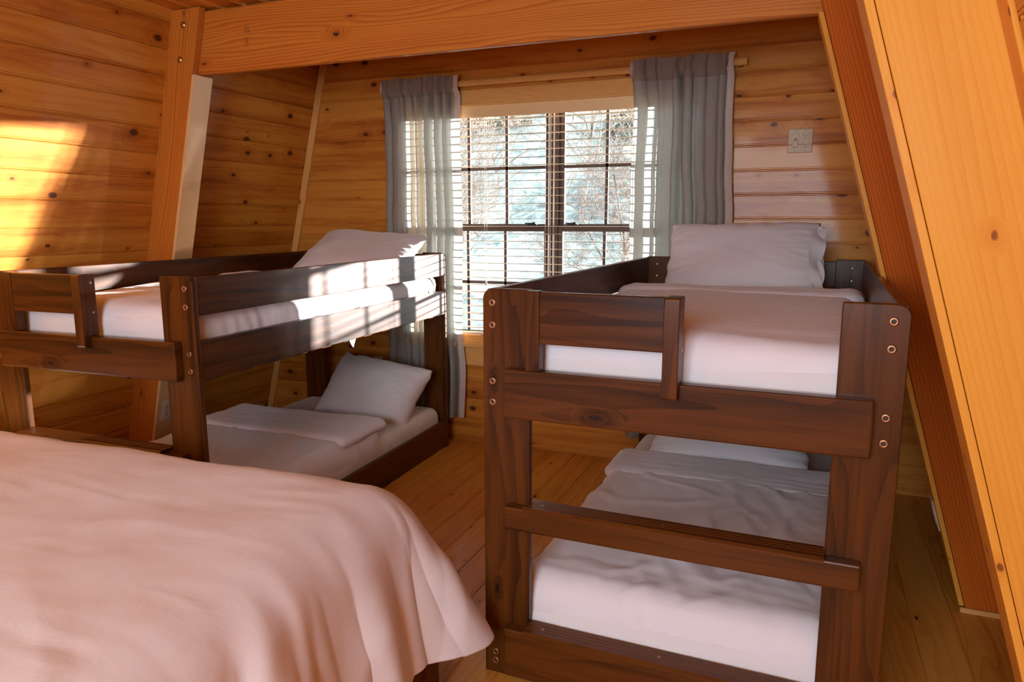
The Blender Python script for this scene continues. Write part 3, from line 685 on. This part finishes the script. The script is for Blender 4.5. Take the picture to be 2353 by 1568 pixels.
    # slatted bases
    for z in (0.80, 0.055):
        g = Geo(90)
        for q in range(11): g.box(0.028, W-0.028, 0.06+q*0.172, 0.13+q*0.172, z, z+0.018, 0.002)
        g.build('mattress_slats', DARK, root)
    return root
AX, AY, AR, WA = 0.0, 0.0, rad(-1.3386), 1.060
BR = rad(1.7039); WB = 1.0
BX, BY = -2.124+0.06*math.cos(BR), -0.0357+0.06*math.sin(BR)
bunk(WA, (AX, AY, 0), AR, 'dark brown wooden bunk bed standing on the right of the window')
bunk(WB, (BX, BY, 0), BR, 'dark brown wooden bunk bed in the left corner with sunlit side rails')
def toA(x, y, z): return Matrix.Rotation(AR, 4, 'Z') @ Vector((x, y, z))+Vector((AX, AY, 0))
def toB(x, y, z): return Matrix.Rotation(BR, 4, 'Z') @ Vector((x, y, z))+Vector((BX, BY, 0))

# ------------------------------------------------------------------ soft things
def fbm(p, o=3):
    s, a, f = 0, 1, 1
    for _ in range(o): s += a*noise.noise((p[0]*f, p[1]*f, p[2]*f)); a *= 0.5; f *= 2.1
    return s
def ridge(p): return 1-abs(noise.noise(p))*2.2
def softbox(x0, x1, y0, y1, zb, zt, r, disp, nx=60, ny=90, nz=10, rc=None):
    """rounded box surface; disp(p, n, topness) -> offset along n (or Vector)"""
    t = bmesh.new(); rc = rc or r
    hx, hy, hz = (x1-x0)/2, (y1-y0)/2, (zt-zb)/2; c = Vector(((x0+x1)/2, (y0+y1)/2, (zb+zt)/2))
    def face(fn, a, b):
        V = [[t.verts.new(fn(-1+2*i/a, -1+2*j/b)) for j in range(b+1)] for i in range(a+1)]
        for i in range(a):
            for j in range(b): t.faces.new((V[i][j], V[i+1][j], V[i+1][j+1], V[i][j+1]))
    E = lambda u: math.copysign(1-(1-abs(u))**1.25, u)
    face(lambda u, v: (E(u), E(v), 1), nx, ny); face(lambda u, v: (E(u), E(v), -1), nx, ny)
    face(lambda u, v: (E(u), -1, v), nx, nz); face(lambda u, v: (E(u), 1, v), nx, nz)
    face(lambda u, v: (-1, E(u), v), ny, nz); face(lambda u, v: (1, E(u), v), ny, nz)
    bmesh.ops.remove_doubles(t, verts=t.verts, dist=1e-5)
    for v in t.verts:
        p = Vector((v.co.x*hx, v.co.y*hy, v.co.z*hz))
        rr = Vector((min(rc, hx), min(rc, hy), min(r, hz)))
        inn = Vector((max(-hx+rr.x, min(hx-rr.x, p.x)), max(-hy+rr.y, min(hy-rr.y, p.y)), max(-hz+rr.z, min(hz-rr.z, p.z))))
        d = Vector(((p.x-inn.x)/rr.x, (p.y-inn.y)/rr.y, (p.z-inn.z)/rr.z))
        if d.length > 1e-6:
            n = d.normalized(); q = inn+Vector((n.x*rr.x, n.y*rr.y, n.z*rr.z))
        else: n = Vector((0, 0, 1)); q = p
        v.co = q+c
        off = disp(v.co, n)
        v.co = v.co+(off if isinstance(off, Vector) else n*off)
    bmesh.ops.recalc_face_normals(t, faces=t.faces)
    for f in t.faces: f.smooth = True
    return t
def soft_obj(name, t, m, loc=(0, 0, 0), rz=0.0, parent=None):
    me = bpy.data.meshes.new(name); t.to_mesh(me); t.free(); me.materials.append(m)
    o = bpy.data.objects.new(name, me); C.objects.link(o); o.location = loc; o.rotation_euler = (0, 0, rz); o.parent = parent
    return o
def mattress(W, zb, zt, loc, rz, label, seed, ruffle=0.006):
    def d(p, n):
        s = seed*7.3
        side = 1-abs(n.z)
        return ruffle*side*ridge((p.y*16+s+p.z*5, p.x*3, p.z*4))*0.7+0.003*fbm((p.x*5+s, p.y*5, p.z*5))
    o = soft_obj('mattress', softbox(0.034, W-0.034, 0.028, LB-0.03, zb, zt, 0.055, d, 30, 150, 8), SHEET_COTTON, loc, rz)
    tag(o, label, 'mattress', 'bunk mattresses'); return o
mattress(WA, 0.8195, 1.015, (AX, AY, 0), AR, 'upper mattress of the right bunk, white sheet showing under its duvet', 1)
mattress(WB, 0.8195, 1.045, (BX, BY, 0), BR, 'upper mattress of the left bunk, ruffled white sheet between its side rails', 2, 0.010)
mattress(WA, 0.0745, 0.235, (AX, AY, 0), AR, 'lower mattress of the right bunk under its white duvet', 3)
mattress(WB, 0.0745, 0.250, (BX, BY, 0), BR, 'lower mattress of the left bunk, sheet bare beside the pillow', 4)

def duvet(W, y0, y1, zb, zt, loc, rz, label, seed, style, xin=0.036, r=0.07, fold=None):
    s = seed*11.7
    def d(p, n):
        top = max(0, n.z)
        a = 0.012*fbm((p.x*2.0+s, p.y*2.0, 0.3), 2)
        a += 0.0045*style[0]*ridge((p.x*2.2+s, p.y*17, p.z*3+s))*(0.35+0.65*abs(noise.noise((p.x*1.5, p.y*1.5+s, 5))*2))
        a += 0.009*style[1]*max(0, ridge((p.x*5.0+s+2.5*noise.noise((p.y*2, p.x*2, s)), p.y*4.0, 9.0))-0.45)
        a += 0.006*style[2]*ridge((p.x*15+s+p.y*7, p.y*3.0, 2.0))*(1-top*0.5)
        return a
    root = soft_obj('duvet', softbox(xin, W-xin, y0, y1, zb, zt, r, d, 110, 130, 10, rc=0.07), WHITE_COTTON, loc, rz)
    tag(root, label, 'duvet', 'white bunk duvets')
    if fold:
        fa, fb, fh = fold
        def d2(p, n): return 0.007*fbm((p.x*4+s, p.y*4, 1.7), 3)+0.004*ridge((p.x*12+s, p.y*3, 1))*(1-abs(n.z))+0.003*ridge((p.x*2+s, p.y*22, 4))
        f = soft_obj('folded_edge', softbox(xin-0.004, W-xin+0.004, fa, fb, zt-0.05, zt+fh, 0.035, d2, 90, 40, 8, rc=0.05), WHITE_COTTON, parent=root)
    return root
duvet(WA, 0.035, 1.42, 0.90, 1.060, (AX, AY, 0), AR, 'smooth white duvet on the upper right bunk, folded back below its pillow', 1, (1.0, 0.25, 0.15), xin=0.05, fold=(1.24, 1.46, 0.016))
duvet(WB, 0.035, 1.36, 0.92, 1.062, (BX, BY, 0), BR, 'white duvet on the upper left bunk, mostly hidden behind the rails', 2, (0.6, 0.3, 0.2), xin=0.06, fold=(1.10, 1.38, 0.02))
duvet(WA, 0.045, 1.30, 0.12, 0.315, (AX, AY, 0), AR, 'rumpled white duvet on the lower right bunk behind the ladder planks', 3, (0.4, 1.3, 0.8), xin=0.065, r=0.12, fold=(1.02, 1.34, 0.014))
duvet(WB, 0.045, 1.26, 0.12, 0.330, (BX, BY, 0), BR, 'creased white duvet on the lower left bunk, turned back by its pillow', 4, (0.3, 0.8, 1.2), r=0.10, fold=(0.90, 1.30, 0.018))
# sheet corner hanging below the upper left mattress
g = Geo(91); rws = []
for i in range(9):
    t_ = i/8; wd = 0.028*(1-t_**2.2)
    rws.append([toB(WB-0.028+0.004*math.sin(j*1.3+t_*3), 0.985+wd*(j/6-0.5)*2+0.008*t_, 0.818-0.052*t_) for j in range(7)])
g.grid(rws); g.build('x', SHEET_COTTON)
sc_ = bpy.data.objects['x']; sc_.name = 'sheet_corner'; tag(sc_, 'small white sheet corner hanging below the sunlit lower rail of the left bunk', 'sheet')

def pillow(w_, h_, th, M, label, seed, pinch=0.05, flange=False, sag=0.0):
    """pillow: local x width, y height, z thickness"""
    t = bmesh.new(); n1, n2 = 76, 56; s = seed*5.1
    def pos(u, v, sgn):
        au, av = abs(u), abs(v)
        x = w_/2*u*(1-pinch*(1-av**2)*1.0*au**3) ; y = h_/2*v*(1-pinch*1.3*(1-au**2)*av**3)
        prof = max(0.0, (1-au**2.6))**0.52*max(0.0, (1-av**2.6))**0.52
        z = sgn*(th/2)*prof
        ce = (au**4)*(av**4)
        # creases running from the corners and along the ends
        wr = 0.009*max(0, ridge((u*1.5+s, v*5, sgn))-0.5)*au**2+0.006*max(0, ridge((u*1.1+s+v*0.7, v*1.1-u*0.4, sgn*2+1))-0.6)
        wr += 0.010*fbm((u*0.9+s, v*0.9, sgn), 2)
        z += sgn*wr*min(1, prof*2.5)
        x += 0.010*noise.noise((v*4+s, u, 0))*au; y += 0.012*noise.noise((u*4+s, v, 3))*av
        zz = z+0.015*noise.noise((u*1.2+s, v*1.2, 7))
        y -= sag*max(0, -v)**2*0.0
        return Vector((x, y, zz))
    for sgn in (1, -1):
        V = [[t.verts.new(pos(-1+2*i/n1, -1+2*j/n2, sgn)) for j in range(n2+1)] for i in range(n1+1)]
        for i in range(n1):
            for j in range(n2):
                q = (V[i][j], V[i+1][j], V[i+1][j+1], V[i][j+1]); t.faces.new(q if sgn > 0 else q[::-1])
    bmesh.ops.remove_doubles(t, verts=t.verts, dist=1e-5); bmesh.ops.recalc_face_normals(t, faces=t.faces)
    for f in t.faces: f.smooth = True
    o = soft_obj('pillow', t, PILLOW_COTTON); o.matrix_world = M; tag(o, label, 'pillow', 'white pillows')
    if flange:     # open end of the pillow case, a soft sleeve past the filling
        g = Geo(92)
        for lay in (0, 1, 2):
            rws = []
            for i in range(10):
                a = i/9; r_ = []
                for j in range(41):
                    v = -0.93+1.86*j/40
                    x = w_/2*(0.90+0.16*a)*(1-0.03*(1-abs(v)))+0.012*math.sin(v*5+lay*1.7)*a
                    hgt = h_/2*v*(1-0.07*a)*(1-0.02*lay)
                    z = (0.34*th*(1-abs(v)**2)*(1-a*0.75)+0.016*math.sin(v*8+s+lay*2)*a)*(1 if lay == 0 else (-1 if lay == 1 else 0.3))
                    r_.append(Vector((x, hgt, z)))
                rws.append(r_)
            g.grid(rws)
        g.build('case_opening', PILLOW_COTTON, o)
    return o
def PM(loc, rz, tilt, roll=0.0):
    return Matrix.Translation(loc) @ Matrix.Rotation(rz, 4, 'Z') @ Matrix.Rotation(tilt, 4, 'X') @ Matrix.Rotation(roll, 4, 'Z')
pillow(0.68, 0.44, 0.15, PM(toA(0.505, 1.69, 1.170), AR, rad(50), rad(1)), 'white pillow propped up at the head of the upper right bunk', 1, flange=True)
pillow(0.70, 0.44, 0.16, PM(toB(0.60, 1.66, 1.165), BR, rad(30), rad(-3)), 'white pillow lying against the head end of the upper left bunk', 2)
pillow(0.62, 0.42, 0.24, PM(toB(0.660, 1.66, 0.378), BR, rad(48), rad(-7)), 'white pillow at the head of the lower left bunk below the curtain', 3, flange=False)
pillow(0.70, 0.44, 0.14, PM(toA(0.52, 1.55, 0.355), AR, rad(14), rad(1)), 'white pillow on the lower right bunk, half hidden under the foot plank', 4)

# ------------------------------------------------------------------ large bed in the foreground
bf = empty('bed_frame', (-0.9, -0.95, 0)); tag(bf, 'brown wooden frame of the large bed in the left foreground', 'bed frame')
bx0_, bx1_, by0, by1 = -2.05, -0.062, -1.78, -0.20
g = Geo(93)
def pf(o): o.parent = bf; o.matrix_parent_inverse = Matrix.Translation(-bf.location); return o
g.box(bx1_-0.045, bx1_, by0+0.02, by1-0.02, 0.10, 0.335, 0.004, 'y'); pf(g.build('foot_rail', BEDWOOD))
for yy in (by0, by1-0.03):
    g = Geo(94); g.box(bx0_, bx1_-0.046, yy, yy+0.03, 0.14, 0.335, 0.004, 'x'); pf(g.build('side_rail', BEDWOOD))
for xx, yy in ((bx1_-0.06, by1-0.07), (bx1_-0.06, by0), (bx0_, by1-0.07), (bx0_, by0)):
    g = Geo(95); g.box(xx, xx+0.07, yy, yy+0.07, 0.0, 0.34, 0.004, 'z'); pf(g.build('leg', BEDWOOD))
g = Geo(96); g.box(bx0_+0.005, bx1_-0.05, by0+0.035, by1-0.035, 0.295, 0.33, 0.002); pf(g.build('mattress_base', BEDWOOD))
o = soft_obj('mattress', softbox(bx0_, bx1_-0.09, by0+0.04, by1-0.04, 0.346, 0.565, 0.06, lambda p, n: 0.0, 20, 20, 4), SHEET_COTTON)
tag(o, 'large mattress hidden under the foreground white duvet', 'mattress')

def big_duvet():
    xin1, yin1, yin0, xin0 = -0.235, -0.330, -1.66, -2.10   # edge of the flat top
    zt = 0.635; R = 0.13; ang = rad(78); drop = 0.26; Ea, Eb = R*ang+0.33, R*ang+0.41
    na, nb = 300, 250
    a0, a1 = -2.12, xin1+Ea; b0, b1 = yin0-R*ang-drop, yin1+Eb
    g = Geo(97); rows_ = []; uvs = []
    for i in range(na+1):
        a = a0+(a1-a0)*i/na; row = []; ur = []
        for j in range(nb+1):
            b_ = b0+(b1-b0)*j/nb
            cx = min(a, xin1); cy = min(max(b_, yin0), yin1)
            ex, ey = a-cx, b_-cy
            d_ = math.hypot(ex, ey)
            if d_ > 1e-6: nx, ny = ex/d_, ey/d_
            else: nx = ny = 0
            corner = 2*abs(nx*ny)             # 1 at the corner diagonal
            dd = d_
            if ex > 1e-6 and ey > 1e-6:      # rounded corner of the duvet
                boxl = min(Ea/nx, Eb/ny); lim = Ea*nx*nx+Eb*ny*ny+0.05*corner; dd = d_*lim/boxl
            Rr = R*(1+0.25*corner)
            an = min(dd/Rr, ang-0.22*corner)
            hor = Rr*math.sin(an); ver = Rr*(1-math.cos(an)); rest = max(0, dd-Rr*(ang-0.22*corner))
            an2 = ang-0.22*corner
            hor += rest*math.cos(an2); ver += rest*math.sin(an2)
            # per-edge arc coordinate for the hanging folds
            q = (cy*1.0 - cx*1.0)+(math.atan2(ny, nx) if d_ > 0 else 0)*0.24
            hang = min(1, dd/0.32)
            fo = math.sin(q*19+2.2*noise.noise((q*3, 1.0, 0)))*0.5+noise.noise((q*9, dd*1.5, 4.0))*1.1
            out = hang**1.6*0.032*max(fo, -0.15)
            out += 0.020*hang*max(0, ridge((q*6+dd*1.2, dd*1.6, 3.0))-0.4)
            x = cx+nx*(hor+out); y = cy+ny*(hor+out); z = zt-ver
            # hem tucked unevenly
            z += 0.02*hang*noise.noise((q*5, 0, 8))
            # loft of the filling and creases on top
            flat = 1-min(1, dd/0.25)
            z += flat*(0.022*fbm((a*1.3+4, b_*1.3, 0.0), 2)-0.012)
            crease = ridge((a*1.6+b_*2.2+0.8*noise.noise((a*2, b_*2, 1)), a*1.2-b_*0.6, 6.0))
            z += 0.009*max(0, crease-0.55)*(0.4+0.6*flat)
            z += 0.0012*ridge((a*3+7, b_*15, 2.0))*flat
            e = 0.05*max(0, noise.noise((a*2.2, b_*2.2, 11.0)))
            z += 0.010*fbm((a*6, b_*6, 3.0), 2)*(0.35+hang*0.4)
            # roll the hem back under a little
            row.append(Vector((x, y, z))); ur.append((a, b_))
        rows_.append(row); uvs.append(ur)
    g.grid(rows_, True, uvs)
    o = g.build('duvet', WHITE_COTTON)
    md = o.modifiers.new('thick', 'SOLIDIFY'); md.thickness = 0.03; md.offset = -1.0
    md2 = o.modifiers.new('sub', 'SUBSURF'); md2.levels = 1; md2.render_levels = 1
    tag(o, 'large white duvet draped over the foreground bed, hanging at its foot corner', 'duvet')
    return o
big_duvet()

# ------------------------------------------------------------------ outside
m_gr, nt, b = mat('winter_grass')
tc = N(nt, 'ShaderNodeTexCoord')
n1 = N(nt, 'ShaderNodeTexNoise', i_Scale=0.35, i_Detail=6.0, i_Roughness=0.65); L(nt, tc.outputs['Object'], n1.inputs['Vector'])
n2 = N(nt, 'ShaderNodeTexNoise', i_Scale=2.6, i_Detail=6.0, i_Roughness=0.75, i_Distortion=1.5); L(nt, tc.outputs['Object'], n2.inputs['Vector'])
mm = mth(nt, 'ADD', mth(nt, 'MULTIPLY', n1.outputs[0], 0.5), mth(nt, 'MULTIPLY', n2.outputs[0], 0.5))
c_ = ramp(nt, mm, [(0.38, (0.06, 0.075, 0.08)), (0.46, (0.20, 0.22, 0.19)), (0.53, (0.42, 0.42, 0.34)), (0.62, (0.72, 0.70, 0.62))]).outputs[0]
L(nt, c_, b.inputs['Base Color']); b.inputs['Roughness'].default_value = 0.95
g = Geo(100); rows_ = []
for i in range(61):
    y = 2.6+i*1.0; r_ = []
    for j in range(61):
        x = -32+j*0.9
        side = 1/(1+math.exp((x-1.0)/1.6))
        up = max(0, (y-9))*0.62*side
        r_.append(Vector((x, y, -0.5+up+0.5*fbm((x*0.15, y*0.15, 0)))))
    rows_.append(r_)
g.grid(rows_); tag(g.build('ground', m_gr), kind='structure')
BARK = plain('pale_bark', (0.34, 0.27, 0.22), 0.9)
NEED = plain('needles', (0.20, 0.27, 0.22), 0.9)
def bare_tree(x, y, z, h, seed, label):
    RR = random.Random(seed); root = empty('bare_tree', (x, y, z)); tag(root, label, 'tree', 'bare trees outside the window')
    gt = Geo(seed); gb = Geo(seed+1); cnt = [0]
    def grow(p, d, ln, r, lev):
        pts = [p]; n_ = 5
        for k in range(n_):
            d = (d+Vector((RR.uniform(-1, 1), RR.uniform(-1, 1), RR.uniform(-0.7, 0.9)))*0.17*(1+lev*0.35)).normalized()
            p = p+d*ln/n_; pts.append(p)
        rs = [r*(1-0.55*k/n_) for k in range(n_+1)]
        (gt if lev == 0 else gb).tube(pts, rs, 6 if lev == 0 else (4 if lev < 3 else 3), cap=False)
        if lev >= 4: return
        for k in range((12, 7, 6, 5)[lev]):
            q = pts[RR.randint(1 if lev else 2, n_)]
            nd = (d*0.5+Vector((RR.uniform(-1, 1), RR.uniform(-1, 1), RR.uniform(-0.35, 0.8)))).normalized()
            grow(q, nd, ln*RR.uniform(0.42, 0.72), max(r*0.45, 0.004), lev+1)
    grow(Vector((0, 0, 0)), Vector((0, 0, 1)), h, h*0.016, 0)
    gt.build('trunk', BARK, root); gb.build('branches', BARK, root)
def conifer(x, y, z, h, seed, label):
    RR = random.Random(seed); root = empty('conifer', (x, y, z)); tag(root, label, 'tree', 'conifers outside the window')
    g = Geo(seed); g.tube([(0, 0, 0), (0, 0, h)], [h*0.02, 0.01], 8); g.build('trunk', BARK, root)
    g = Geo(seed+1)
    for k in range(900):
        t_ = RR.random()**0.8; zz = h*(0.08+0.9*t_); rr = h*0.24*(1-t_)+0.1; a = RR.uniform(0, 6.283); ln = rr*RR.uniform(0.5, 1.0)
        d = Vector((math.cos(a), math.sin(a), -0.25)); s_ = Vector((-math.sin(a), math.cos(a), 0)); p0 = Vector((0, 0, zz))
        for q in range(4):
            c = p0+d*ln*(0.35+0.2*q); wv = 0.10+0.12*(1-t_)
            a1_ = c+s_*wv+Vector((0, 0, RR.uniform(-.12, .02))); a2_ = c-s_*wv+Vector((0, 0, RR.uniform(-.12, .02))); a3_ = c+d*0.3*RR.uniform(0.6, 1.3)+Vector((0, 0, RR.uniform(-.1, .1)))
            g.bm.faces.new([g.bm.verts.new(v) for v in (a1_, a3_, a2_)])
    g.build('foliage', NEED, root)
def gz(x, y):
    side = 1/(1+math.exp((x-1.0)/1.6)); return -0.5+max(0, (y-9))*0.62*side+0.5*fbm((x*0.15, y*0.15, 0))-0.1
for (x, y, h, sd, lb) in ((-3.3, 6.4, 2.3, 1, 'bare tangled tree close outside the left half of the window'), (-1.6, 7.6, 2.4, 2, 'bare tree outside the middle of the window'),
                          (-5.6, 9.0, 3.0, 3, 'bare tree farther back on the left of the window view'), (0.2, 8.6, 2.2, 4, 'bare tree outside the right half of the window'), (-3.2, 11.5, 3.2, 5, 'bare tree on the slope behind the nearer ones')):
    bare_tree(x, y, gz(x, y), h, sd, lb)
for (x, y, h, sd, lb) in ((-2.6, 15.5, 6.5, 21, 'blue-green conifer on the slope seen through the upper right panes'), (-7.5, 16.0, 6.0, 22, 'conifer on the slope behind the left curtain'), (-5.0, 21.0, 8.0, 23, 'tall conifer higher up the slope outside')):
    conifer(x, y, gz(x, y), h, sd, lb)
